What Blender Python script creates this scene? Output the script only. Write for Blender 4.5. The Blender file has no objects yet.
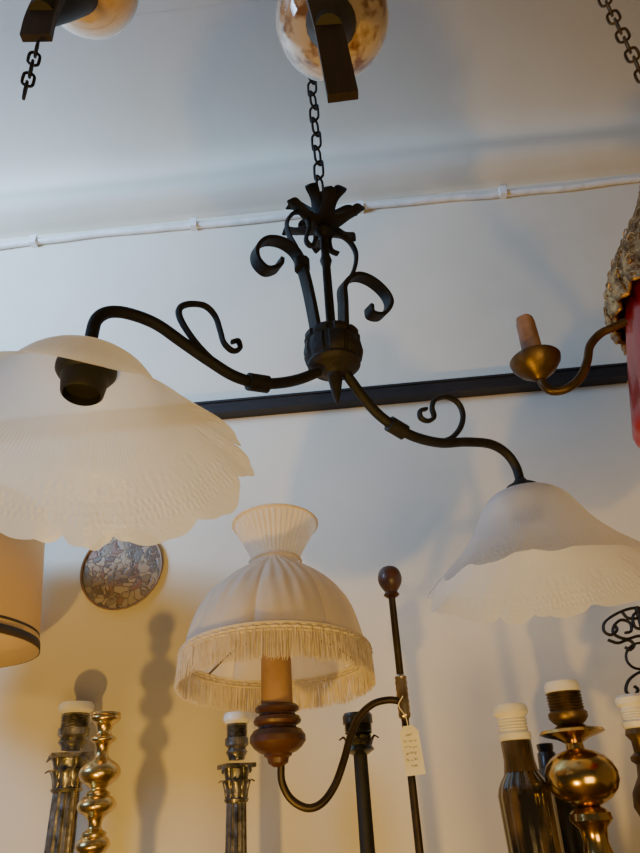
import bpy, math, random
from mathutils import Vector, Matrix
random.seed(4)
D2R = math.pi/180
# ------------------------------------------------------------------ camera
C = Vector((0, 0, 1.5)); FPX = 665.0
yaw, pitch, roll = 3*D2R, 30*D2R, 3.6*D2R
f = Vector((-math.sin(yaw)*math.cos(pitch), math.cos(yaw)*math.cos(pitch), math.sin(pitch)))
r0 = f.cross(Vector((0, 0, 1))).normalized(); u0 = r0.cross(f)
R = r0*math.cos(roll) - u0*math.sin(roll); U = u0*math.cos(roll) + r0*math.sin(roll)
cd = bpy.data.cameras.new("camera"); cam = bpy.data.objects.new("camera", cd)
bpy.context.scene.collection.objects.link(cam)
cam.matrix_world = Matrix(((R.x, U.x, -f.x, C.x), (R.y, U.y, -f.y, C.y), (R.z, U.z, -f.z, C.z), (0, 0, 0, 1)))
cd.sensor_fit = 'VERTICAL'; cd.sensor_height = 24; cd.lens = FPX/853*24; cd.clip_start = 0.01
bpy.context.scene.camera = cam

def ray(px, py): return f + R*((px-320)/FPX) + U*((426.5-py)/FPX)
def W(px, py, y):
    d = ray(px, py); return C + d*(y/d.y)
def PL(px, py, p, n):
    d = ray(px, py); return C + d*((p-C).dot(n)/d.dot(n))
def dep(P): return (Vector(P)-C).dot(f)
def zrow(x, y, py):
    n = U*FPX - f*(426.5-py)
    return C.z - (n.x*(x-C.x)+n.y*(y-C.y))/n.z
def LR(x, y, rows):
    out = []
    for py, rp in rows:
        z = zrow(x, y, py); out.append((rp*dep((x, y, z))/FPX, z))
    return out

# ------------------------------------------------------------------ materials
MATS = {}
def mat(name, c1, c2=None, rough=.5, metal=0., nscale=20., bump=0., bscale=None, translucent=0., coat=0., trans=0.,
        tcol=None, detail=4., stops=(.35, .65), stretch=None, subs=0.):
    m = bpy.data.materials.new(name); m.use_nodes = True
    nt = m.node_tree; N = nt.nodes; L = nt.links
    b = N["Principled BSDF"]; out = N["Material Output"]
    b.inputs["Roughness"].default_value = rough; b.inputs["Metallic"].default_value = metal
    b.inputs["Coat Weight"].default_value = coat
    b.inputs["Transmission Weight"].default_value = trans
    tc = N.new("ShaderNodeTexCoord"); mp = N.new("ShaderNodeMapping")
    if stretch: mp.inputs["Scale"].default_value = stretch
    L.new(tc.outputs["Object"], mp.inputs["Vector"])
    nz = N.new("ShaderNodeTexNoise"); nz.inputs["Scale"].default_value = nscale; nz.inputs["Detail"].default_value = detail
    L.new(mp.outputs[0], nz.inputs["Vector"])
    cr = N.new("ShaderNodeValToRGB"); L.new(nz.outputs["Fac"], cr.inputs[0])
    c2 = c2 or tuple(x*.85 for x in c1)
    cr.color_ramp.elements[0].position = stops[0]; cr.color_ramp.elements[1].position = stops[1]
    cr.color_ramp.elements[0].color = (*c1, 1); cr.color_ramp.elements[1].color = (*c2, 1)
    L.new(cr.outputs[0], b.inputs["Base Color"])
    if bump:
        n2 = N.new("ShaderNodeTexNoise"); n2.inputs["Scale"].default_value = bscale or nscale; n2.inputs["Detail"].default_value = 5
        L.new(mp.outputs[0], n2.inputs["Vector"])
        bp = N.new("ShaderNodeBump"); bp.inputs["Strength"].default_value = bump; bp.inputs["Distance"].default_value = .004
        L.new(n2.outputs["Fac"], bp.inputs["Height"]); L.new(bp.outputs[0], b.inputs["Normal"])
    if translucent:
        t = N.new("ShaderNodeBsdfTranslucent"); t.inputs["Color"].default_value = (*(tcol or c1), 1)
        mx = N.new("ShaderNodeMixShader"); mx.inputs[0].default_value = translucent
        L.new(b.outputs[0], mx.inputs[1]); L.new(t.outputs[0], mx.inputs[2]); L.new(mx.outputs[0], out.inputs["Surface"])
    MATS[name] = m
    return m

M_wall = mat("painted_plaster_wall", (.74, .69, .56), (.65, .60, .48), .85, nscale=2.2, bump=.3, bscale=14)
M_floor = mat("dark_wood_floor", (.16, .09, .05), (.10, .06, .035), .6, nscale=3, stretch=(1, 8, 1))
M_iron = mat("wrought_iron", (.003, .003, .0035), (.007, .0065, .007), .65, .0, nscale=60, bump=.45, bscale=70)
M_rail = mat("dark_rail_wood", (.012, .010, .011), (.02, .017, .016), .6, nscale=30, stretch=(1, 10, 10), bump=.2)
M_cable = mat("white_painted_cable", (.80, .79, .76), (.66, .65, .62), .6, nscale=30, bump=.4)
M_hub = mat("blackened_wood", (.006, .005, .005), (.012, .009, .008), .65, nscale=25, bump=.8, bscale=60)
M_satin = mat("ivory_satin", (.93, .85, .73), (.85, .76, .63), .5, nscale=14, bump=.25, bscale=40, translucent=.35, tcol=(.96, .87, .70))
M_fringe = mat("ivory_fringe", (.92, .85, .74), (.78, .70, .59), .8, nscale=90, translucent=.35, tcol=(.94, .86, .73))
M_wood = mat("turned_brown_wood", (.085, .034, .020), (.045, .019, .012), .42, nscale=18, stretch=(1, 1, 5), coat=.15)
M_candle = mat("brown_candle_sleeve", (.40, .25, .16), (.30, .18, .12), .7, nscale=30)
M_bronze = mat("brown_bronze", (.06, .042, .028), (.03, .023, .017), .4, .6, nscale=40)
M_brass = mat("polished_brass", (.68, .48, .18), (.44, .29, .10), .2, 1., nscale=26)
M_agedstick = mat("worn_brass", (.80, .60, .24), (.44, .30, .12), .26, .95, nscale=60, bump=.15)
M_oldbrass = mat("aged_brass", (.17, .11, .05), (.07, .045, .025), .4, .75, nscale=45, bump=.25)
M_pewter = mat("aged_pewter", (.42, .40, .38), (.12, .115, .11), .32, .8, nscale=60, bump=.4)
M_darkpew = mat("dark_pewter_column", (.26, .245, .23), (.065, .06, .056), .32, .8, nscale=60, bump=.4)
M_plastic = mat("white_plastic", (.88, .88, .87), None, .35)
M_bottle = mat("mottled_glazed_glass", (.018, .015, .010), (.14, .09, .042), .14, .2, nscale=55, bump=.25, coat=.8, stretch=(1, 1, .2), stops=(.50, .70))
M_neck = mat("dark_gilded_glass", (.17, .12, .065), (.06, .042, .025), .25, .6, nscale=40, stretch=(1, 1, .25))
M_blackg = mat("black_glaze", (.012, .012, .013), None, .3, coat=.3)
M_bake = mat("black_bakelite", (.005, .005, .006), None, .6)
M_drum = mat("beige_parchment", (.78, .64, .45), (.72, .58, .40), .8, nscale=8, translucent=.45, tcol=(.90, .72, .46))
M_trim = mat("brown_trim", (.07, .045, .025), None, .7)
M_gilt = mat("gilded_filigree", (.56, .36, .15), (.16, .09, .04), .38, .8, nscale=90, bump=.8, bscale=120)
M_red = mat("red_glass", (.50, .007, .011), (.28, .004, .007), .3, 0, nscale=12, coat=.3, translucent=.25, tcol=(.95, .012, .02))
M_pink = mat("dusty_tan_candle", (.32, .20, .145), (.22, .13, .095), .75, nscale=60, bump=.4)
M_strap = mat("dark_walnut_strap", (.030, .017, .012), (.016, .010, .008), .5, nscale=20, stretch=(8, 8, 1))
M_globe = mat("painted_porcelain", (.64, .52, .39), (.24, .12, .055), .04, 0.12, nscale=44, coat=1, stops=(.47, .60), detail=7)
M_globe2 = mat("amber_porcelain", (.60, .35, .13), (.76, .58, .34), .12, .1, nscale=12, coat=.8)
M_tag = mat("paper_tag", (.86, .87, .88), None, .8)
M_ink = mat("ink", (.14, .14, .18), None, .7)
M_side = mat("walnut_sideboard", (.12, .06, .03), (.07, .035, .02), .45, nscale=6, stretch=(1, 8, 8))

# shade-band cornice / ceiling: wall paint turning to greyer ceiling paint further into the room
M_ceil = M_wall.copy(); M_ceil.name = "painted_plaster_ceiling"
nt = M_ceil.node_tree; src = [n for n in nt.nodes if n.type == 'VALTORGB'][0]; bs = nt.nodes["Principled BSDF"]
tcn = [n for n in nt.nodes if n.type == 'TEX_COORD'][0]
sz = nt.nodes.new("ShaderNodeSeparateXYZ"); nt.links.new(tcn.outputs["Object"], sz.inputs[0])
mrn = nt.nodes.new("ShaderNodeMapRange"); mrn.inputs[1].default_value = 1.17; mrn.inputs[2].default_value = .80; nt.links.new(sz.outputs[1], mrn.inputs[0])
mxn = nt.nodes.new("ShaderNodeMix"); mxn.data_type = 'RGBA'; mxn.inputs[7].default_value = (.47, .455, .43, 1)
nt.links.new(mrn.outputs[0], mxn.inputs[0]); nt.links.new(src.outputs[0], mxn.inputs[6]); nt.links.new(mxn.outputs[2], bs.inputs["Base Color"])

# frosted, embossed glass
def glass_shade_mat():
    m = bpy.data.materials.new("frosted_embossed_glass"); m.use_nodes = True
    nt = m.node_tree; N = nt.nodes; L = nt.links; b = N["Principled BSDF"]; out = N["Material Output"]
    b.inputs["Base Color"].default_value = (.93, .95, .98, 1); b.inputs["Roughness"].default_value = .35
    tc = N.new("ShaderNodeTexCoord"); sx = N.new("ShaderNodeSeparateXYZ"); L.new(tc.outputs["Object"], sx.inputs[0])
    def M(op, a, b_=None):
        n = N.new("ShaderNodeMath"); n.operation = op
        for i, v in enumerate((a, b_)):
            if v is None: continue
            if isinstance(v, (int, float)): n.inputs[i].default_value = v
            else: L.new(v, n.inputs[i])
        return n.outputs[0]
    ang = M('ARCTAN2', sx.outputs[1], sx.outputs[0])
    z = sx.outputs[2]
    def band(a0, a1, b0, b1):
        m1 = N.new("ShaderNodeMapRange"); m1.inputs[1].default_value = a0; m1.inputs[2].default_value = a1; L.new(z, m1.inputs[0])
        m2 = N.new("ShaderNodeMapRange"); m2.inputs[1].default_value = b1; m2.inputs[2].default_value = b0; L.new(z, m2.inputs[0])
        return M('MULTIPLY', m1.outputs[0], m2.outputs[0])
    ribs = M('MULTIPLY', band(.034, .044, .062, .084), M('SINE', M('MULTIPLY', ang, 150)))
    def petals(za, zb_, n, ph):
        q = M('ABSOLUTE', M('SINE', M('ADD', M('MULTIPLY', ang, n), ph)))
        zn = N.new("ShaderNodeMapRange"); zn.inputs[1].default_value = za; zn.inputs[2].default_value = zb_; L.new(z, zn.inputs[0])
        s = M('SINE', M('MULTIPLY', zn.outputs[0], math.pi))
        return M('POWER', M('MULTIPLY', q, s), 2.0)
    spray = M('ADD', .4, M('MULTIPLY', .6, M('SINE', M('MULTIPLY', ang, 12))))
    fl = M('ADD', M('ADD', petals(-.002, .005, 66, 0), petals(.004, .011, 58, .8)), M('ADD', petals(.010, .018, 50, .3), M('MULTIPLY', spray, petals(.016, .036, 28, 1.1))))
    vo = N.new("ShaderNodeTexVoronoi"); vo.inputs["Scale"].default_value = 190; L.new(tc.outputs["Object"], vo.inputs["Vector"])
    sp = M('MULTIPLY', M('SUBTRACT', .5, vo.outputs["Distance"]), band(-.02, -.004, .030, .040))
    h = M('ADD', M('ADD', M('MULTIPLY', ribs, .22), M('MULTIPLY', fl, 1.1)), M('MULTIPLY', sp, 1.1))
    bp = N.new("ShaderNodeBump"); bp.inputs["Strength"].default_value = .6; bp.inputs["Distance"].default_value = .0012
    L.new(h, bp.inputs["Height"]); L.new(bp.outputs[0], b.inputs["Normal"])
    t = N.new("ShaderNodeBsdfTranslucent"); t.inputs["Color"].default_value = (.94, .96, .98, 1); L.new(bp.outputs[0], t.inputs["Normal"])
    mx = N.new("ShaderNodeMixShader"); mx.inputs[0].default_value = .5
    L.new(b.outputs[0], mx.inputs[1]); L.new(t.outputs[0], mx.inputs[2])
    tp = N.new("ShaderNodeBsdfTransparent"); m2_ = N.new("ShaderNodeMixShader"); m2_.inputs[0].default_value = .08
    L.new(mx.outputs[0], m2_.inputs[1]); L.new(tp.outputs[0], m2_.inputs[2]); L.new(m2_.outputs[0], out.inputs["Surface"])
    return m
M_glass = glass_shade_mat()

def mosaic_mat():
    m = bpy.data.materials.new("painted_relief_ceramic"); m.use_nodes = True
    nt = m.node_tree; N = nt.nodes; L = nt.links; b = N["Principled BSDF"]; b.inputs["Roughness"].default_value = .45
    tc = N.new("ShaderNodeTexCoord"); S_ = 64
    nz = N.new("ShaderNodeTexNoise"); nz.inputs["Scale"].default_value = 42; L.new(tc.outputs["Object"], nz.inputs["Vector"])
    vm = N.new("ShaderNodeVectorMath"); vm.operation = 'SCALE'; vm.inputs["Scale"].default_value = .045; L.new(nz.outputs["Color"], vm.inputs[0])
    va = N.new("ShaderNodeVectorMath"); va.operation = 'ADD'; L.new(vm.outputs[0], va.inputs[0]); L.new(tc.outputs["Object"], va.inputs[1])
    v = N.new("ShaderNodeTexVoronoi"); v.inputs["Scale"].default_value = S_; L.new(va.outputs[0], v.inputs["Vector"])
    e = N.new("ShaderNodeTexVoronoi"); e.feature = 'DISTANCE_TO_EDGE'; e.inputs["Scale"].default_value = S_; L.new(va.outputs[0], e.inputs["Vector"])
    sp = N.new("ShaderNodeSeparateColor"); L.new(v.outputs["Color"], sp.inputs[0])
    cr = N.new("ShaderNodeValToRGB"); cr.color_ramp.interpolation = 'CONSTANT'; L.new(sp.outputs[0], cr.inputs[0])
    els = [(.0, (.33, .27, .18)), (.28, (.15, .14, .11)), (.42, (.23, .14, .09)), (.56, (.22, .18, .12)), (.7, (.36, .30, .20)), (.9, (.14, .10, .065))]
    cr.color_ramp.elements[0].position = 0; cr.color_ramp.elements[0].color = (*els[0][1], 1)
    cr.color_ramp.elements[1].position = els[1][0]; cr.color_ramp.elements[1].color = (*els[1][1], 1)
    for p, c in els[2:]:
        x = cr.color_ramp.elements.new(p); x.color = (*c, 1)
    st = N.new("ShaderNodeMapRange"); st.inputs[1].default_value = .0; st.inputs[2].default_value = .12; L.new(e.outputs["Distance"], st.inputs[0])
    mx = N.new("ShaderNodeMix"); mx.data_type = 'RGBA'; mx.inputs[6].default_value = (.11, .08, .05, 1)
    L.new(st.outputs[0], mx.inputs[0]); L.new(cr.outputs[0], mx.inputs[7]); L.new(mx.outputs[2], b.inputs["Base Color"])
    bp = N.new("ShaderNodeBump"); bp.inputs["Strength"].default_value = .4; bp.inputs["Distance"].default_value = .002
    L.new(st.outputs[0], bp.inputs["Height"]); L.new(bp.outputs[0], b.inputs["Normal"])
    return m
M_mosaic = mosaic_mat()

# ------------------------------------------------------------------ mesh helpers
WORLD = {}
def thing(name, label, category, loc, group=None):
    o = bpy.data.objects.new(name, None); bpy.context.scene.collection.objects.link(o)
    o.empty_display_size = .02; o.location = loc; o["label"] = label; o["category"] = category
    if group: o["group"] = group
    WORLD[o] = Vector(loc); return o

def mk(name, geo, material, parent=None, origin=None, smooth=True, solid=0, label=None, angle=40, kind=None):
    vs, fs = geo
    if origin is None:
        origin = sum((Vector(v) for v in vs), Vector())/len(vs)
    origin = Vector(origin)
    me = bpy.data.meshes.new(name)
    me.from_pydata([tuple(Vector(v)-origin) for v in vs], [], fs); me.validate(); me.update()
    o = bpy.data.objects.new(name, me); bpy.context.scene.collection.objects.link(o)
    me.materials.append(material)
    if smooth:
        me.polygons.foreach_set("use_smooth", [True]*len(me.polygons))
        try: me.set_sharp_from_angle(angle=angle*D2R)
        except Exception: pass
    WORLD[o] = origin
    if parent:
        o.parent = parent; o.location = origin - WORLD[parent]
    else: o.location = origin
    if solid:
        md = o.modifiers.new("solid", 'SOLIDIFY'); md.thickness = solid; md.offset = 0
    if label: o["label"] = label
    if kind: o["kind"] = kind
    return o

def join(*geos):
    V = []; F = []
    for vs, fs in geos:
        k = len(V); V += list(vs); F += [tuple(i+k for i in q) for q in fs]
    return V, F

def catmull(pts, s=8, closed=False):
    pts = [Vector(p) for p in pts]; n = len(pts); out = []
    segs = n if closed else n-1
    for i in range(segs):
        p1 = pts[i]; p2 = pts[(i+1) % n]
        p0 = pts[(i-1) % n] if (closed or i > 0) else p1*2-p2
        p3 = pts[(i+2) % n] if (closed or i+2 < n) else p2*2-p1
        for k in range(s):
            t = k/s
            out.append(.5*((2*p1)+(p2-p0)*t+(2*p0-5*p1+4*p2-p3)*t*t+(3*p1-p0-3*p2+p3)*t**3))
    if not closed: out.append(pts[-1])
    return out

def tube(pts, r, n=10, closed=False, s=6, B=None, rb=None):
    P = catmull(pts, s, closed) if s > 1 else [Vector(p) for p in pts]
    m = len(P); V = []; F = []
    T = []
    for i in range(m):
        a = P[(i-1) % m] if (closed or i > 0) else P[i]; b = P[(i+1) % m] if (closed or i < m-1) else P[i]
        T.append((b-a).normalized() if (b-a).length > 1e-9 else Vector((0, 0, 1)))
    if B is None:
        nrm = T[0].orthogonal().normalized()
    for i in range(m):
        t = T[i]
        if B is not None:
            nn = t.cross(B).normalized(); bb = B
        else:
            nrm = (nrm - t*nrm.dot(t)).normalized(); nn = nrm; bb = t.cross(nn)
        if isinstance(r, (list, tuple)):
            q = i/(m-1)*(len(r)-1); j = min(int(q), len(r)-2); rr = r[j]+(r[j+1]-r[j])*(q-j)
        else: rr = r
        r2 = rb if rb is not None else rr
        for k in range(n):
            a = 2*math.pi*(k+.5)/n
            V.append(P[i]+nn*(math.cos(a)*rr)+bb*(math.sin(a)*r2))
    for i in range(m if closed else m-1):
        i2 = (i+1) % m
        for k in range(n):
            k2 = (k+1) % n
            F.append((i*n+k, i*n+k2, i2*n+k2, i2*n+k))
    if not closed:
        F.append(tuple(range(n))[::-1]); F.append(tuple((m-1)*n+k for k in range(n)))
    return V, F

def lathe(prof, cx, cy, n=40, mod=None, s=0, caps=True):
    if s:
        pp = catmull([(a, 0, b) for a, b in prof], s); prof = [(max(p.x, 0), p.z) for p in pp]
    V = []; F = []; m = len(prof)
    for i, (r, z) in enumerate(prof):
        for k in range(n):
            a = 2*math.pi*k/n; rr, zz = (mod(a, i/(m-1), r, z) if mod else (r, z)); rr = max(rr, 1e-4)
            V.append(Vector((cx+rr*math.cos(a), cy+rr*math.sin(a), zz)))
    for i in range(m-1):
        for k in range(n):
            k2 = (k+1) % n; F.append((i*n+k, (i+1)*n+k, (i+1)*n+k2, i*n+k2))
    if caps:
        F.append(tuple(range(n))); F.append(tuple((m-1)*n+k for k in range(n))[::-1])
    return V, F

def box(a, b):
    x0, y0, z0 = a; x1, y1, z1 = b
    V = [Vector(p) for p in ((x0,y0,z0),(x1,y0,z0),(x1,y1,z0),(x0,y1,z0),(x0,y0,z1),(x1,y0,z1),(x1,y1,z1),(x0,y1,z1))]
    return V, [(0,3,2,1),(4,5,6,7),(0,1,5,4),(1,2,6,5),(2,3,7,6),(3,0,4,7)]

def bead(c, r, n=8):
    return lathe([(.0001, c.z-r), (r*.7, c.z-r*.7), (r, c.z), (r*.7, c.z+r*.7), (.0001, c.z+r)], c.x, c.y, n, caps=False)

def turn(geo, piv, M3):
    V, F = geo; return [piv+M3 @ (Vector(v)-piv) for v in V], F

def chain(p0, p1, L=.026, w=.013, wire=.0016):
    p0 = Vector(p0); p1 = Vector(p1); d = p1-p0; n = max(1, round(d.length/(L-2.2*wire))); st = d/n; t = d.normalized()
    a = t.orthogonal().normalized(); b = t.cross(a); gs = []
    for i in range(n):
        c = p0+st*(i+.5); side = a if i % 2 else b
        side = (side*math.cos(.25)+(b if i % 2 else -a)*math.sin(.25))
        hl = st.length/2+wire*1.1-w/2; pts = []
        for k in range(5):
            q = math.pi*k/4; pts.append(c+t*(hl+math.sin(q)*w/2)+side*(math.cos(q)*w/2))
        for k in range(5):
            q = math.pi+math.pi*k/4; pts.append(c+t*(-hl+math.sin(q)*w/2)+side*(math.cos(q)*w/2))
        gs.append(tube(pts, wire, 6, True, 2))
    return join(*gs)

def leaf(cx, cy, path, ang, Wd, lobes=3, th=.0012, lob=.28):
    pp = catmull([(a, 0, b) for a, b in path], 5); m = len(pp); V = []; F = []
    er = Vector((math.cos(ang), math.sin(ang), 0)); et = Vector((-math.sin(ang), math.cos(ang), 0))
    K = 4
    for sgn in (0, 1):
        for i, p in enumerate(pp):
            t = i/(m-1)
            w = Wd*(math.sin(math.pi*min(1, .12+t*.86)))**.7*(1+lob*math.sin(2*math.pi*lobes*t))
            for k in range(-K, K+1):
                q = k/K; V.append(Vector((cx, cy, 0))+er*(p.x - .25*w*q*q + sgn*th)+et*(w*q)+Vector((0, 0, p.z+.15*w*q*q + sgn*th)))
    n = 2*K+1; o = m*n
    for i in range(m-1):
        for k in range(n-1):
            a = i*n+k; F.append((a, a+1, a+n+1, a+n)); F.append((o+a, o+a+n, o+a+n+1, o+a+1))
        F.append((i*n, (i+1)*n, o+(i+1)*n, o+i*n)); F.append((i*n+n-1, o+i*n+n-1, o+(i+1)*n+n-1, (i+1)*n+n-1))
    return V, F

# ------------------------------------------------------------------ room shell
YW = 1.2; ZC = 3.07
def shell(name, geo, m):
    o = mk(name, geo, m, origin=(0, 0, 0)); o["kind"] = "structure"; return o
shell("wall_back", box((-2.6, YW, 0), (2.2, YW+.1, ZC+.1)), M_wall)
# cornice added and shaped to give a soft shade band: bulges out above the cable, leans back, then curves gently into the ceiling
prof = catmull([(1.2, 0, 2.846), (1.186, 0, 2.852), (1.160, 0, 2.862), (1.138, 0, 2.876), (1.128, 0, 2.898), (1.136, 0, 2.93), (1.150, 0, 2.962), (1.155, 0, 2.990), (1.140, 0, 3.015), (1.10, 0, 3.038), (1.03, 0, 3.056), (.93, 0, 3.066), (.80, 0, ZC-.0005)], 6)
V = []; F = []; NX = 40
for i, p in enumerate(prof):
    for j in range(NX+1):
        x = -2.6+4.8*j/NX; wv = .0025*math.sin(x*5.1+i*.12)+.0015*math.sin(x*11.3)
        V.append(Vector((x, min(YW, p.x+wv) if 0 < i < len(prof)-1 else p.x, p.z)))
for i in range(len(prof)-1):
    for j in range(NX): F.append((i*(NX+1)+j, i*(NX+1)+j+1, (i+1)*(NX+1)+j+1, (i+1)*(NX+1)+j))
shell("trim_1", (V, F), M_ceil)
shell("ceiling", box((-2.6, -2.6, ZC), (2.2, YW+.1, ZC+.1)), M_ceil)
shell("floor", box((-2.6, -2.6, -.1), (2.2, YW+.1, 0)), M_floor)
shell("wall_right", box((2.2, -2.6, 0), (2.3, YW+.1, ZC+.1)), M_wall)

# wall rail
a = W(-60, 438, YW-.03); b = W(628, 367, YW-.03)
zr = (W(205, 411, YW-.03).z+W(628, 367, YW-.03).z)/2
rail = mk("wall_rail", join(box((a.x-.3, YW-.03, zr-.013), (b.x, YW, zr+.013)), box((a.x-.3, YW-.033, zr+.011), (b.x, YW, zr+.016))), M_rail, smooth=False)
rail["label"] = "long dark wooden picture rail fixed across the plaster wall"; rail["category"] = "rail"
# cable
zc = (W(40, 244, YW).z+W(510, 195, YW).z)/2
pts = [Vector((-1.5+i*.1, YW-.0076, zc+.004*math.sin(i*.85)+.0015*math.sin(i*2.9))) for i in range(36)]
cab = thing("electric_cable", "white painted electric cable clipped along top of wall", "cable", (0, YW, zc))
mk("cable", tube(pts, .0080, 10, s=4), M_cable, cab)
for px in (40, 195, 362, 510):
    q = W(px, 225, YW); x = q.x
    mk("cable_clip", join(box((x-.008, YW-.020, zc-.012), (x+.008, YW, zc+.014)), tube([(x, YW-.018, zc+.010), (x, YW-.006, zc+.018)], .004, 8, s=1)), M_plastic, cab, smooth=False)

# ------------------------------------------------------------------ main chandelier
H = W(333, 350, .64); hx, hy = H.x, H.y
ad = Vector((math.cos(36*D2R), math.sin(36*D2R), 0)); an = Vector((-ad.y, ad.x, 0))
def A(px, py): return PL(px, py, H, an)
def AP(lst): return [A(*p) for p in lst]
ch = thing("chandelier", "black wrought-iron two-arm chandelier with frosted white glass shades", "chandelier", (hx, hy, ZC))
mk("hub", lathe(LR(hx, hy, [(335,12),(336,24),(338,28),(342,28),(344,26),(347,28.5),(354,30),(360,28.5),(363,26),(366,26.5),(369,23),(371,15),(375,8),(386,6),(396,4),(404,1)]), hx, hy, 120,
   mod=lambda a, t, r, z: (r*(1-(.09*(math.sin(9*a) < -.55))*(0.08 < t < .24)-(.06*(math.sin(9*a+1.5) < -.6))*(.30 < t < .50)), z)), M_hub, ch, angle=25)
# central stem
zt = zrow(hx, hy, 205); zh = zrow(hx, hy, 337)
mk("stem", lathe([(.006, zh-.005), (.0055, (zh+zt)/2), (.008, (zh+zt)/2+.01), (.0055, (zh+zt)/2+.02), (.006, zt+.01)], hx, hy, 16), M_iron, ch)
# arms
la = AP([(318,372),(300,379),(280,383),(258,383),(234,376),(208,360),(182,342),(156,324),(130,314),(110,312),(97,319),(92,334)])
ra = AP([(343,370),(352,382),(363,397),(378,414),(397,428),(418,438),(442,443),(466,442),(490,444),(506,453),(516,467),(521,484)])
la2 = la + [la[-1]+Vector((0, 0, -.03))]
mk("arm", tube(la2, .0062, 12), M_iron, ch); mk("arm", tube(ra, .0062, 12), M_iron, ch)
for arr, i in ((la, 3), (ra, 4)):
    p = arr[i].copy(); t = (arr[i+1]-arr[i-1]).normalized()
    mk("arm_collar", tube([p-t*.012, p-t*.0115, p+t*.0115, p+t*.012], [.0075, .0098, .0098, .0075], 12, s=1), M_iron, ch)
lc = AP([(240,377),(222,368),(204,352),(190,335),(180,318),(180,308),(190,304),(205,306),(215,316),(220,330),(224,343),(233,351),(240,348),(238,341),(232,342)])
rc = AP([(405,435),(425,442),(447,440),(459,430),(463,416),(458,403),(446,397),(435,400),(432,408),(434,417),(428,421),(421,418),(420,411),(426,409)])
mk("scroll", tube(lc, [.0032, .0036, .003, .0026], 8, B=an, rb=.0042), M_iron, ch)
mk("scroll", tube(rc, [.0032, .0036, .003, .0026], 8, B=an, rb=.0042), M_iron, ch)
ls = AP([(318,342),(311,304),(304,274),(296,254),(282,243),(266,241),(256,249),(256,261),(266,271),(278,268),(280,261)])
rs = AP([(344,342),(343,304),(343,286),(355,277),(370,281),(384,293),(389,305),(382,316),(371,315),(369,307)])
for q_ in (ls, rs):
    mk("scroll", tube(q_, [.0045,.0045,.004,.0035,.0035,.0035,.0035], 4, B=an, rb=.0115, s=8), M_iron, ch, angle=50)
ls2 = AP([(303,268),(297,250),(289,235),(287,222),(294,213),(304,214),(309,226),(306,240),(312,246),(316,238)])
rs2 = AP([(342,300),(346,285),(354,270),(356,254),(349,241),(338,235),(330,238),(331,250),(338,254)])
mk("scroll", tube(ls2, .0027, 8, B=an, rb=.0045), M_iron, ch)
mk("scroll", tube(rs2, .0027, 8, B=an, rb=.0045), M_iron, ch)
cc = A(302, 265); mk("scroll_collar", tube([cc-Vector((0,0,.008)), cc+Vector((0,0,.008))], .0100, 10, s=1), M_iron, ch)
# leaf crown
zb = zrow(hx, hy, 230); zu = zrow(hx, hy, 202); g = []
for i in range(12):
    a_ = i*math.pi/6+.25
    if i % 2: P_ = [(.006, zb+.003), (.018, zb+.005), (.030, zb+.008), (.042, zb+.013), (.053, zb+.018), (.059, zb+.015)]
    else: P_ = [(.006, zb+.006), (.012, zb+.018), (.020, zb+.031), (.031, zb+.040), (.043, zb+.041), (.049, zb+.034)]
    g.append(leaf(hx, hy, P_, a_, .0100, 1.5, .0009, .22))
g.append(lathe([(.004, zb-.016), (.010, zb-.010), (.012, zb-.004), (.009, zb+.002), (.008, zb+.008), (.004, zb+.02), (.003, zu-.004)], hx, hy, 16))
mk("leaf_crown", join(*g), M_iron, ch, smooth=True)
mk("hanging_chain", chain((hx, hy, zu-.016), (hx, hy, ZC-.02), .036, .0145, .0019), M_iron, ch)
mk("ceiling_hook", lathe([(.03, ZC), (.028, ZC-.012), (.01, ZC-.02), (.004, ZC-.028)], hx, hy, 20), M_iron, ch)
# shades
HS = .120
def glass_shade(sc, zs, ph=0.):
    n = 480
    prof = [(.020, .120), (.032, .118), (.045, .112), (.056, .101), (.065, .086), (.075, .068), (.089, .049), (.106, .031), (.124, .014), (.134, .004), (.142, -.004)]
    prof = [(r*sc, z*zs) for r, z in prof]
    def md(a, t, r, z):
        w = max(0, (t-.62)/.38)
        wob = a+.11*math.sin(a*3+ph)+.04*math.sin(a*7)
        lobe = abs(math.sin(wob*6.0+ph))**.75; sub = abs(math.sin(wob*15+ph*3)); ruf = math.sin(wob*14+ph*2+.6)
        amp = 1+.45*math.sin(a*4+1)
        return (r*(1+.066*amp*w*w*(lobe-.5)+.014*w**4*(sub-.5)), z+.002*w*ruf-.008*amp*w**2*(lobe-.5)-.002*w**4*sub)
    return lathe(prof, 0, 0, n, mod=md, s=5, caps=False)
for j, (E, sc, zs, tl, dz) in enumerate(((la2[-1], 1.02, .89, -4, .004), (ra[-1], .97, 1.0, -1.5, .012))):
    V, Fc = glass_shade(sc, zs, j*.9+.3)
    rot = Matrix.Rotation(tl*D2R, 3, 'X')
    top = Vector((0, 0, HS*zs)); dv = Vector((0, 0, dz))
    V = [E+rot @ (v-top)-dv for v in V]
    org = E+rot @ (-top)-dv
    mk("shade_cap", lathe([(.006, E.z+.008), (.010, E.z+.002), (.020, E.z-.004), (.024, E.z-dz), (.023, E.z-dz-.004)], E.x, E.y, 28), M_iron, ch)
    mk("glass_shade", (V, Fc), M_glass, ch, origin=org, label="frosted white glass shade with frilly embossed rim", angle=80)
    pr = [(.010, .001), (.0255, -.001), (.027, -.005), (.0270, -.010), (.0245, -.014), (.021, -.017), (.0185, -.034), (.0165, -.036), (.0155, -.028), (.001, -.028)]
    V, Fc = lathe(pr, 0, 0, 32); V = [E+rot @ v-dv for v in V]
    mk("bulb_socket", (V, Fc), M_bake, ch)

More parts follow.
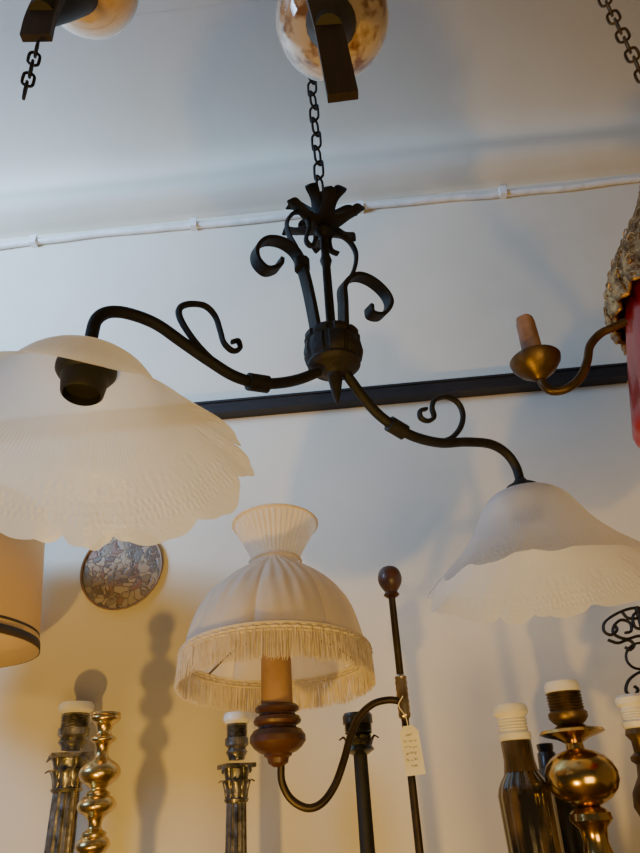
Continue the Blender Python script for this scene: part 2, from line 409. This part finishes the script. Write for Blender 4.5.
# ------------------------------------------------------------------ floor lamp with fabric shade
yl, yr_ = .80, .84
S = W(276, 655, yl); sx_, sy_ = S.x, S.y
Rd = W(403, 700, yr_); rx, ry = Rd.x, Rd.y
fl = thing("floor_lamp", "brown metal floor lamp with fringed cream fabric shade and price tag", "lamp", (rx, ry, 0))
NP = 8
def sm(x): x = max(0, min(1, x)); return x*x*(3-2*x)
def pleat(a, t, r, z):
    q = .046*math.sin(a*42)*max(0, 1-t*2.7)*(0.05+min(1, t*8) if t < .12 else 1)
    pa_ = (a*NP/(2*math.pi)+.1) % 1; side = 1 if int(a*NP/(2*math.pi)+.1) % 2 else -1
    seam = math.sin(math.pi*pa_)
    body = sm((t-.30)*5)
    p = .050*(1-seam)**3*body + .02*(1-seam)*body*(1-t)
    fold = .019*math.sin(a*34+side*12*t+math.sin(a*5))*body*(1-sm((t-.50)*1.8))*(.3+.7*seam)
    fold += .019*math.sin(a*23-side*15*t+1+1.5*math.sin(a*4))*sm((t-.42)*4)*(1-t)
    return (r*(1+q-p+fold), z)
SP = Vector((sx_, sy_, S.z)); SR = Matrix.Rotation(-6*D2R, 3, 'X')
rows = [(519,42),(524,39.5),(534,34),(545,28.5),(556,24),(562,24),(568,31),(578,46),(589,59),(602,71),(618,80),(636,87),(655,92)]
mk("fabric_shade", turn(lathe(LR(sx_, sy_, rows), sx_, sy_, 480, mod=pleat, s=4, caps=False), SP, SR), M_satin, fl, origin=(sx_, sy_, S.z), angle=80,
   label="ivory gathered satin bell shade")
zq = zrow(sx_, sy_, 655); rq = 93*dep((sx_, sy_, zq))/FPX
rq2 = LR(sx_, sy_, [(519, 42)])[0]
zn = zrow(sx_, sy_, 559); rn = LR(sx_, sy_, [(559, 25)])[0][0]
def ring(r, z, w, n=64, wave=0, wf=20): return tube([(sx_+(r+wave*math.sin(wf*i*2*math.pi/n))*math.cos(i*2*math.pi/n), sy_+(r+wave*math.sin(wf*i*2*math.pi/n))*math.sin(i*2*math.pi/n), z) for i in range(n)], w, 6, True, 1)
mk("shade_braid", turn(join(ring(rq+.001, zq, .0024), ring(rq+.0015, zq-.0040, .0019, 240, .0012, 60), ring(rq+.001, zq-.0075, .0016), ring(rn+.001, zn, .0017), ring(rq2[0]+.0005, rq2[1]-.001, .0020)), SP, SR), M_fringe, fl)
zb_ = zrow(sx_, sy_, 689)
V = []; F = []; NS = 1050
for i in range(NS):
    a_ = 2*math.pi*i/NS; ln = (zq-zb_)*(1+random.uniform(-.08, .05)+.02*math.sin(a_*17)); rr = rq+.001+random.uniform(-.0013, .0013)
    da = random.uniform(-.007, .007); hw = .00056
    for j in range(5):
        t = j/4; aa = a_+da*t; rj = rr+.002*t+.0006*math.sin(t*7+i)
        c = Vector((sx_+rj*math.cos(aa), sy_+rj*math.sin(aa), zq-ln*t)); et = Vector((-math.sin(aa), math.cos(aa), 0)); er = Vector((math.cos(aa), math.sin(aa), 0))
        k0 = len(V); w_ = hw*(1.0 if j < 4 else .6)
        V += [c-et*w_, c+er*w_, c+et*w_, c-er*w_]
        if j:
            for q in range(4): F.append((k0-4+q, k0-4+(q+1) % 4, k0+(q+1) % 4, k0+q))
mk("fringe", turn((V, F), SP, SR), M_fringe, fl, kind="stuff", label="cream hanging thread fringe")
mk("candle_sleeve", lathe(LR(sx_, sy_, [(630,6),(634,13),(660,15),(712,16),(713,10)]), sx_, sy_, 24), M_candle, fl)
g = []
for i in range(3):
    a_ = i*2*math.pi/3+.5; g.append(tube([(sx_, sy_, zq+.03), (sx_+rq*.6*math.cos(a_), sy_+rq*.6*math.sin(a_), zq+.02), (sx_+(rq-.001)*math.cos(a_), sy_+(rq-.001)*math.sin(a_), zq)], .0012, 6))
mk("shade_frame", turn(join(*g), SP, SR), M_bronze, fl)
mk("turned_cup", lathe(LR(sx_, sy_, [(704,10),(705,19),(708,22),(711,22),(713,18),(715,18),(717,22),(721,24),(724,23),(726,19),(728,19),(730,24),(736,28),(742,28),(748,24),(752,19),(754,14),(756,14),(758,11),(763,10),(767,5)]), sx_, sy_, 40), M_wood, fl, label="reddish turned wooden cup", angle=30)
pa = [(281,764),(282,782),(291,799),(307,808),(322,803),(335,785),(344,760),(350,738),(359,717),(373,704),(388,700),(400,701)]
mk("arm", tube([W(px, py, yl+(yr_-yl)*i/(len(pa)-1)) for i, (px, py) in enumerate(pa)], .0042, 10), M_bronze, fl)
ztop = zrow(rx, ry, 590); zclamp = zrow(rx, ry, 697)
mk("pole", lathe([(.007, 0.02), (.0062, .6), (.0046, 1.2), (.0044, zclamp-.03), (.0044, ztop-.01), (.006, ztop-.006), (.006, ztop)], rx, ry, 14), M_bronze, fl)
mk("finial", lathe(LR(rx, ry, [(598,4),(595,8),(592,6),(589,8),(584,11),(578,12),(572,10.5),(568,7),(566,1)]), rx, ry, 24, s=2), M_wood, fl, label="turned wooden ball finial")
M_clamp = mat("bright_clamp_metal", (.55, .46, .34), (.30, .22, .14), .28, .95, nscale=60)
mk("pole_clamp", lathe([(.0045, zclamp-.024)] + [(.0066+.0007*(i % 2), zclamp-.022+i*.0034) for i in range(14)] + [(.0045, zclamp+.025)], rx, ry, 20), M_clamp, fl, label="bright metal clamp")
mk("lamp_base", lathe([(.15, 0), (.15, .012), (.12, .022), (.04, .035), (.012, .06), (.006, .08)], rx, ry, 48), M_bronze, fl)
# tag
tg = W(412, 750, yr_-.012); tw, th = .0110, .025
tR = Matrix.Rotation(-.06, 3, 'Y') @ Matrix.Rotation(.2, 3, 'Z')
def tagpt(u, v): return tg+tR @ Vector((u*tw, 0, v*th))
V = [tagpt(-1, -1), tagpt(1, -1), tagpt(1, .75), tagpt(.5, 1), tagpt(-.5, 1), tagpt(-1, .75)]
V2 = [v+Vector((0, .0007, 0)) for v in V]
ptag = mk("price_tag", (V+V2, [(0,1,2,3,4,5), (11,10,9,8,7,6)]+[(i, i+6, (i+1) % 6+6, (i+1) % 6) for i in range(6)]), M_tag, fl, smooth=False, label="white paper price tag with faint handwriting")
g = []
for row, (u0_, u1_) in enumerate([(-.4,.3), (-.75,.7), (-.7,.75), (-.7,.5), (-.75,.6), (-.3,.4)]):
    v = .62-row*.25; n = 21; w0 = 0
    while w0 < n-3:
        w1 = min(n-1, w0+random.randint(4, 8))
        g.append(tube([tagpt(u0_+(u1_-u0_)*i/(n-1), v+random.uniform(-.06, .06))-Vector((0, .0003, 0)) for i in range(w0, w1)], .0002, 4, s=2)); w0 = w1+1
mk("handwriting", join(*g), M_ink, ptag)
mk("tag_string", tube([tagpt(0, .85), tg+Vector((-.003, .002, .035)), Vector((rx-.006, ry-.008, zclamp-.01)), Vector((rx, ry-.009, zclamp))], .0006, 5), M_tag, fl)

# ------------------------------------------------------------------ sideboard carrying the table lamps
ZT = 1.12
sb = thing("sideboard", "tall dark walnut sideboard against the wall carrying lamps", "cabinet", (0.05, 1.03, 0))
mk("cabinet_body", join(box((-1.05, .90, .08), (1.2, YW-.005, ZT-.03)), box((-1.0, .93, 0), (1.15, YW-.02, .08))), M_side, sb, smooth=False)
mk("cabinet_top", box((-1.08, .885, ZT-.03), (1.22, YW-.002, ZT)), M_side, sb, smooth=False)
for i in range(4):
    x0 = -1.03+i*.56
    dr = mk("cabinet_door", box((x0, .888, .12), (x0+.53, .90, ZT-.05)), M_side, sb, smooth=False)
    kn = mk("knob", lathe([(.004, 0), (.010, .01), (.012, .02), (.002, .026)], 0, 0, 16), M_brass, dr, origin=(0, 0, 0))
    kn.location = Vector((x0+.47, .888, .65))-WORLD[dr]; kn.rotation_euler = (math.pi/2, 0, 0)

def axis(px, py, y=1.0):
    q = W(px, py, y); return q.x, q.y
def thread(a, b, r, amp=.9, n=8):
    return [(a+(b-a)*i/(2*n), r+(amp if i % 2 else -amp)) for i in range(2*n+1)]
def socket(parent, x, y, rows_metal, rows_ring, mm, ringmat=M_plastic):
    mk("lamp_socket", lathe(LR(x, y, rows_metal), x, y, 28), mm, parent)
    mk("socket_ring", lathe(LR(x, y, rows_ring), x, y, 28), ringmat, parent)

def column_lamp(px, py, sc, mm, label, y0=1.0, r0=1.0, chain_=False):
    x, y = axis(px, py, y0); t = thing("table_lamp", label, "lamp", (x, y, ZT), "column table lamps")
    o = py
    socket(t, x, y, [(o+48*sc,10*r0),(o+44*sc,11*r0),(o+40*sc,14*r0),(o+36*sc,11*r0),(o+33*sc,15*r0),(o+26*sc,15*r0)]+[(p_, r_*r0) for p_, r_ in thread(o+24*sc, o+12*sc, 13, .7, 5)]+[(o+10*sc,12*r0)],
           [(o+11*sc,14*r0),(o+8*sc,17*r0),(o+3*sc,17*r0),(o,15*r0),(o,10*r0),(o+6*sc,9.5*r0)], mm)
    zc0 = zrow(x, y, o+88*sc); zc1 = zrow(x, y, o+52*sc); u = (zc1-zc0); rp = 14*r0*dep((x, y, zc0))/FPX
    g = [lathe([(rp*1.05, zc0-.004), (rp*1.15, zc0), (rp*.9, zc0+.003), (rp*1.0, zc0+u*.5), (rp*1.25, zc0+u*.85), (rp*1.0, zc1)], x, y, 24)]
    for i in range(8):
        a_ = i*math.pi/4+.2
        g.append(leaf(x, y, [(rp*.95, zc0), (rp*1.1, zc0+u*.3), (rp*1.35, zc0+u*.5), (rp*1.65, zc0+u*.46)], a_, rp*.36, 2))
        if i % 2: g.append(leaf(x, y, [(rp*.95, zc0+u*.2), (rp*1.15, zc0+u*.6), (rp*1.5, zc0+u*.9), (rp*1.85, zc0+u*.74)], a_, rp*.4, 2))
    a4 = rp*1.45
    bx = box((x-a4, y-a4, zc1-u*.13), (x+a4, y+a4, zc1-u*.0)); ro = Matrix.Rotation(.5, 3, 'Z'); cc_ = Vector((x, y, 0))
    g.append(([ro @ (v-cc_)+cc_ for v in bx[0]], bx[1]))
    mk("capital", join(*g), mm, t, label="leafy cast metal capital")
    mk("column", lathe([(rp*1.45, ZT+.05), (rp*1.2, ZT+.06), (rp*1.1, ZT+.07), (rp*1.0, zc0-.1), (rp*.92, zc0)], x, y, 128,
                       mod=lambda a, t_, r, z: (r*(1-.13*abs(math.sin(a*7))), z)), mm, t)
    mk("foot", join(box((x-.032, y-.032, ZT), (x+.032, y+.032, ZT+.02)), lathe([(.03, ZT+.02), (.028, ZT+.035), (rp*1.2, ZT+.05), (rp, ZT+.052)], x, y, 32)), mm, t)
    if chain_:
        xs = x+.021
        mk("pull_chain", join(*[bead(Vector((xs, y-.012, zc1-.0035*i)), .0016) for i in range(60)] + [tube([(x+.01, y-.006, zc1+.01), (xs, y-.012, zc1+.006), (xs, y-.012, zc1-.2)], .0005, 5, s=1)]), M_brass, t)
    return t
column_lamp(77, 703, .98, M_pewter, "aged silver column table lamp with leafy capital", chain_=True, y0=1.14)
column_lamp(237, 713, .98, M_darkpew, "slim dark pewter column table lamp with leafy capital", r0=.78, y0=1.06)

# brass candlestick
x, y = axis(106, 712, .985)
cs = thing("candlestick", "polished brass turned baluster candlestick beside column lamp", "candlestick", (x, y, ZT))
pr = LR(x, y, [(714,11),(716,14),(719,15),(722,13),(725,9),(731,7),(735,8),(738,12),(741,12),(744,8),(750,6),(757,7),(762,13),(768,19),(775,20),(782,16),(787,9),(790,8),(793,12),(796,12),(799,16),(805,19),(811,17),(816,10),(822,7),(829,7),(833,12),(837,12),(840,15),(847,17),(853,13),(860,8),(872,12),(900,18),(930,12)])
pr = pr[::-1]
mk("candlestick_body", lathe([(.038, ZT), (.038, ZT+.01), (.03, ZT+.022), (.015, ZT+.04), (.011, pr[0][1]-.02)]+pr, x, y, 36, s=3), M_agedstick, cs)
mk("candle_cup", lathe(LR(x, y, [(718,12),(715,15),(713,14),(713,9),(720,8)]), x, y, 28), M_agedstick, cs)

# dark post lamp
x, y = axis(357, 712, .97)
t = thing("table_lamp", "slim black iron post table lamp with dark socket", "lamp", (x, y, ZT))
socket(t, x, y, [(755,8),(750,15),(745,12),(740,15),(736,10),(733,14)]+thread(731,723,13.5,.6,4), [(724,15),(716,15),(713,13),(713,9),(720,8)], M_blackg, M_blackg)
zz = zrow(x, y, 752); z2_ = zrow(x, y, 738)
mk("leaf_collar", join(*[leaf(x, y, [(.008, zz-.004), (.014, zz+.004), (.020, z2_), (.026, z2_-.002)], i*math.pi/3, .007, 2) for i in range(6)]), M_iron, t)
mk("post", lathe([(.012, ZT+.03), (.010, ZT+.1), (.009, zz)], x, y, 20), M_iron, t)
mk("foot", lathe([(.07, ZT), (.07, ZT+.01), (.05, ZT+.02), (.015, ZT+.03), (.01, ZT+.04)], x, y, 36), M_iron, t)

def bottle(px, py, rows_b, rows_n, rows_s, mb, mn, ms, label, y0, ribs=0):
    x, y = axis(px, py, y0); t = thing("table_lamp", label, "lamp", (x, y, ZT))
    pb = LR(x, y, rows_b)
    pb = [(p[0], p[1]) for p in pb if p[1] > ZT+.01] + [(pb[-1][0], ZT+.006), (pb[-1][0]*.92, ZT)]
    mk("lamp_body", lathe(pb[::-1], x, y, 96, mod=(lambda a, t_, r, z: (r*(1+ribs*math.sin(a*16)), z)) if ribs else None), mb, t)
    if rows_n: mk("neck", lathe(LR(x, y, rows_n)[::-1], x, y, 32), mn, t)
    mk("lamp_socket", lathe(LR(x, y, rows_s)[::-1], x, y, 32), ms, t)
    return t, x, y
bottle(509, 705, [(768,15),(775,18),(781,22),(787,25),(795,27),(830,27),(880,27),(960,28)], [(738,13),(742,15),(760,15),(772,17)],
       [(709,10),(705,11),(705,15),(708,17),(714,17),(717,14)]+thread(719,731,14,.6,4)+[(734,16),(740,16),(742,11)], M_bottle, M_neck, M_plastic,
       "streaky brown glass bottle lamp with white plastic socket", 1.0, .02)
t, x, y = bottle(561, 684, [(806,10),(809,16),(813,20),(820,21),(828,14),(842,12),(860,16),(900,26),(940,30),(990,40)],
       [(740,8),(749,9),(752,18),(757,26),(764,32),(773,35.5),(782,35.5),(791,32),(799,25),(804,17),(807,10)],
       [(692,12),(690,16)]+thread(692,710,16.5,.8,6)+[(713,19),(718,19),(722,16),(727,10)], M_brass, M_brass, M_oldbrass,
       "polished brass lamp with round ball body beside bottle lamp", .96)
mk("drip_disc", lathe(LR(x, y, [(722,8),(725,12),(728,20),(730,30),(733,32),(736,25),(739,15),(743,9)])[::-1], x, y, 36), M_brass, t)
mk("socket_ring", lathe(LR(x, y, [(688,11),(682,12),(682,15),(686,17),(692,17),(694,14)])[::-1], x, y, 32), M_plastic, t)
bottle(546, 752, [(768,10),(774,14),(784,20),(800,23),(860,24),(950,26)], [(752,8),(754,9),(768,10)],
       [(752,7),(748,8),(744,8),(743,5)], M_blackg, M_blackg, M_blackg, "glossy black bottle lamp base behind brass lamp", 1.1)
bottle(630, 697, [(752,10),(756,15),(760,15),(764,11),(776,13),(792,22),(806,24),(818,20),(828,12),(840,12),(852,22),(900,24),(960,30)], [(727,12),(734,14),(740,10),(752,10)],
       [(700,8),(695,9),(695,12),(698,15),(704,15),(707,12)]+thread(709,720,12.5,.5,4)+[(722,15),(727,14),(730,10)], M_oldbrass, M_oldbrass, M_plastic,
       "aged brass turned table lamp with white plastic socket", .98)

# wrought iron scroll stand
x, y = axis(640, 650, 1.06)
st = thing("iron_scroll_stand", "black wrought-iron ornament with curled scrolls and ring", "ornament", (x, y, ZT))
Wy = lambda l: [W(px, py, 1.06) for px, py in l]
EY = Vector((0, 1, 0))
def sc_(l, r=.0022): return tube(Wy(l), r, 6, B=EY, rb=.004)
g = [sc_([(652,610),(634,608),(618,613),(605,622),(604,631),(611,635),(617,630),(614,624)]),
     sc_([(654,642),(640,636),(626,639),(614,634),(614,626),(621,620),(630,623),(631,631),(625,633)]),
     sc_([(640,610),(633,616),(635,627),(644,628),(650,619),(645,613),(640,618)]),
     sc_([(608,640),(618,643),(628,640),(634,645),(630,650),(625,647)]),
     sc_([(622,612),(628,618),(638,618),(644,612)]),
     tube(Wy([(640+14*math.cos(i*math.pi/6), 656+13*math.sin(i*math.pi/6)) for i in range(12)]), .0018, 6, True, B=EY, rb=.0035),
     sc_([(654,668),(640,672),(629,680),(626,691),(633,696),(638,690),(634,686)])]
mk("scrollwork", join(*g), M_iron, st)
q = W(646, 640, 1.06)
mk("stem", tube([(q.x, 1.06, ZT+.01), (q.x, 1.06, q.z+.05)], .004, 10, s=1), M_iron, st)
mk("foot", lathe([(.06, ZT), (.06, ZT+.008), (.01, ZT+.015), (.004, ZT+.03)], q.x, 1.06, 32), M_iron, st)

# beige drum shade lamp
x, y = axis(-70, 600, .97)
dl = thing("table_lamp", "table lamp with beige drum shade and brown trim", "lamp", (x, y, ZT))
(r1, z1), (r2, z2) = LR(x, y, [(650,112),(510,88)])
mk("drum_shade", lathe([(r1, z1), (r2, z2)], x, y, 72, caps=False), M_drum, dl, solid=.002)
mk("shade_trim", join(lathe([(r1+.0022, z1), (r1+.0008, z1+.013)], x, y, 72, caps=False), lathe([(r1-.0012, z1+.021), (r1-.0018, z1+.025)], x, y, 72, caps=False)), M_trim, dl, solid=.001)
mk("lamp_body", lathe([(.07, ZT), (.07, ZT+.01), (.03, ZT+.03), (.02, ZT+.06), (.045, ZT+.12), (.06, ZT+.18), (.05, ZT+.25), (.02, ZT+.31), (.012, ZT+.36), (.012, z1+.06)], x, y, 40, s=3), M_oldbrass, dl)
g = [tube([(x, y, z1+.055), (x+(r1-.006)*math.cos(i*2.094), y+(r1-.006)*math.sin(i*2.094), z1+.05)], .0015, 6, s=1) for i in range(3)]
mk("shade_frame", join(*g), M_oldbrass, dl)
DRUM = (x, y, z1+.085)

# plate on the wall
pc = W(121, 568, YW-.01); rp = 42*dep(pc)/FPX
pl = thing("wall_plate", "round painted ceramic relief plate with brown rim on wall", "plate", (pc.x, YW, pc.z))
V, Fc = lathe([(rp*.95, .006), (rp*.4, .008), (.002, .008)], 0, 0, 64)
tr = lambda vs: [Vector((pc.x+v.x, YW-v.z, pc.z+v.y)) for v in vs]
mk("plate_face", (tr(V), Fc), M_mosaic, pl)
M_rim = mat("brown_rim", (.30, .19, .09), (.20, .12, .06), .55, .0, nscale=40)
V, Fc = lathe([(rp*.8, 0), (rp*.98, .004), (rp, .009), (rp*.985, .010), (rp*.955, .009), (rp*.945, .005)], 0, 0, 64)
mk("plate_rim", (tr(V), Fc), M_rim, pl)

# ------------------------------------------------------------------ hanging lamps with globes near the ceiling
def globe_lamp(px, py, rp, y, strap_px, sw, gm, label, sy, extra_chain=None):
    c = W(px, py, y); rr = rp*dep(c)/FPX*.93
    t = thing("pendant_lamp", label, "lamp", (c.x, c.y, ZC), "globe pendant lamps")
    g = lathe([(rr*math.cos(a*math.pi/24), c.z+rr*math.sin(a*math.pi/24)) for a in range(-12, 13)], c.x, c.y, 56)
    mk("globe", g, gm, t, origin=c, label="glossy painted porcelain globe")
    mk("globe_cap", lathe([(rr*.45, c.z+rr*.9), (rr*.35, c.z+rr*1.05), (.01, c.z+rr*1.15), (.005, c.z+rr*1.4)], c.x, c.y, 28), M_brass, t)
    mk("suspension_rod", tube([(c.x, c.y, c.z+rr*1.3), (c.x, c.y, ZC)], .004, 10, s=1), M_oldbrass, t)
    mk("ceiling_rose", lathe([(.04, ZC), (.035, ZC-.02), (.01, ZC-.03)], c.x, c.y, 28), M_oldbrass, t)
    P = [W(a, b, sy) for a, b in strap_px]
    top = Vector((c.x, c.y, max(P[0].z+.02, c.z+rr*1.5)))
    mid = (P[0]+top)/2+Vector((0, -.01, .02))
    dirv = (P[-1]-P[0]).normalized(); B = dirv.cross(f).normalized()
    mk("wooden_strap", tube([top, mid]+P, .006, 4, B=B, rb=sw*dep(P[-1])/FPX*1.41, s=4), M_strap, t, smooth=False, label="dark wooden strap")
    q0 = P[-2]; q1 = c+(q0-c).normalized()*rr*.9
    mk("strap_fitting", tube([q0, q0+(q1-q0)*.5, q1], [.014, .022, .028], 20, s=2), M_bake, t)
    if extra_chain:
        e0 = W(*extra_chain[0], sy); mk("chain", chain(e0, (e0.x, e0.y, W(*extra_chain[1], sy).z), .020, .010, .0016), M_iron, t)
    return t
globe_lamp(332, 20, 61, .44, [(312,-50),(318,-10),(329,30),(343,97)], 15.5, M_globe, "glossy painted globe pendant with dark wooden strap", .37)
globe_lamp(88, -18, 54, .44, [(66,-50),(58,-20),(42,15),(36,38)], 15, M_globe2, "amber globe pendant with dark strap and dangling chain", .38, ((38, 44), (30, 95)))

# ------------------------------------------------------------------ red chandelier with gilt crown
q = W(605, 0, .62); x, y = q.x, q.y
rcn = thing("chandelier", "red glass chandelier with gilded filigree crown and brass candle arm", "chandelier", (x, y, ZC))
def r_at(py, left):
    z = zrow(x, y, py); P = Vector((x, y, z)); d = P-C
    ax = 320+FPX*d.dot(R)/d.dot(f); return ((ax-left)*dep(P)/FPX*.93, z)
top = [r_at(120, 643), r_at(150, 643), r_at(190, 638), r_at(226, 622), r_at(254, 608), r_at(274, 605), r_at(288, 611)]
mk("gilt_crown", lathe(top, x, y, 200, mod=lambda a, t, r, z: (r*(1+.025*math.sin(a*30)*t+.012*math.sin(a*72+t*40)), z-.008*abs(math.sin(a*15))*(t > .8)), s=5, caps=False), M_gilt, rcn, solid=.003, label="gilded openwork filigree crown")
g = []; crv = catmull([(a, 0, b) for a, b in top], 9)
for i in range(44):
    a_ = i*2*math.pi/44
    for j, p in enumerate(crv):
        rr = p.x+.0018
        g.append(bead(Vector((x+rr*math.cos(a_), y+rr*math.sin(a_), p.z)), .0014, 6))
for i in range(40):
    a_ = i*2*math.pi/40
    for (rr, zz, s_) in ((top[3][0]+.002, top[3][1], .008), (top[4][0]+.002, top[4][1], .008), (top[5][0]+.003, top[5][1]-.002, .008)):
        et = Vector((-math.sin(a_), math.cos(a_), 0)); c0 = Vector((x+rr*math.cos(a_), y+rr*math.sin(a_), zz))
        g.append(tube([c0+et*(s_*(1-.12*k)*math.cos(k*.9))+Vector((0, 0, s_*(1-.12*k)*math.sin(k*.9))) for k in range(8)], .0009, 5, s=2))
mk("gilt_beading", join(*g), M_gilt, rcn)
bod = [r_at(272, 625), r_at(320, 626), r_at(370, 630), r_at(400, 636)]
zb0 = bod[-1][1]; rb0 = bod[-1][0]
mk("red_glass_body", lathe(bod+[(rb0*.8, zb0-.012), (rb0*.4, zb0-.02), (.01, zb0-.024)], x, y, 96, mod=lambda a, t, r, z: (r*(1+.008*math.sin(a*24)), z), s=3, caps=False), M_red, rcn, solid=.002)
mk("hanging_chain", chain((x, y, top[0][1]-.01), (x, y, ZC-.01), .030, .016, .0022), M_oldbrass, rcn)
mk("ceiling_hook", lathe([(.04, ZC), (.036, ZC-.012), (.01, ZC-.02), (.004, ZC-.028)], x, y, 20), M_oldbrass, rcn)
mk("crown_cap", lathe([(.004, top[0][1]+.02), (.02, top[0][1]+.012), (top[0][0]*1.05, top[0][1]), (top[0][0]*.8, top[0][1]-.006)], x, y, 32), M_gilt, rcn)
ya = .58
mk("candle_arm", tube([W(px, py, ya) for px, py in [(625,322),(612,328),(600,334),(590,346),(587,362),(580,378),(566,389),(552,391),(543,384),(540,374)]], .0045, 10), M_oldbrass, rcn)
q = W(535, 360, ya)
mk("candle_dish", lathe(LR(q.x, q.y, [(380,5),(376,10),(371,18),(364,24),(360,25),(359,24),(364,16),(365,5)]), q.x, q.y, 36), M_oldbrass, rcn)
mk("candle_sleeve", lathe(LR(q.x, q.y, [(365,9),(360,11),(357,10),(323,9),(319,8),(320,6),(326,5)]), q.x, q.y, 30,
   mod=lambda a, t, r, z: (r*(1+.05*math.sin(5*a+t*4)), z)), M_pink, rcn, label="dusty pink candle sleeve")

# ------------------------------------------------------------------ lights
def light(kind, loc, energy, col, size, target=None, name="lamp_light", spread=None):
    l = bpy.data.lights.new(name, kind); l.energy = energy; l.color = col
    if kind == 'AREA':
        l.size = size
        if spread: l.spread = spread
    else: l.shadow_soft_size = size
    o = bpy.data.objects.new(name, l); bpy.context.scene.collection.objects.link(o); o.location = loc
    if target: o.rotation_euler = (Vector(target)-Vector(loc)).to_track_quat('-Z', 'Y').to_euler()
    return o
light('POINT', (-.40, .04, .86), 38, (1, .56, .075), .03)
light('POINT', DRUM, .4, (1, .64, .24), .02, name="bulb_light")
light('AREA', (.55, -1.0, .8), 5, (1, .62, .20), .9, (.4, 1.2, 1.45), "warm_fill_light", 1.5)  # unseen soft warm fill, added to lift the lower wall and glass shades
light('AREA', (-2.0, -.1, 2.6), 32, (.36, .60, 1), .8, (-1.05, 1.2, 2.7), "window_light", 1.5)
w = bpy.data.worlds.new("world"); bpy.context.scene.world = w; w.use_nodes = True
w.node_tree.nodes["Background"].inputs[0].default_value = (.80, .78, .78, 1)
w.node_tree.nodes["Background"].inputs[1].default_value = .05
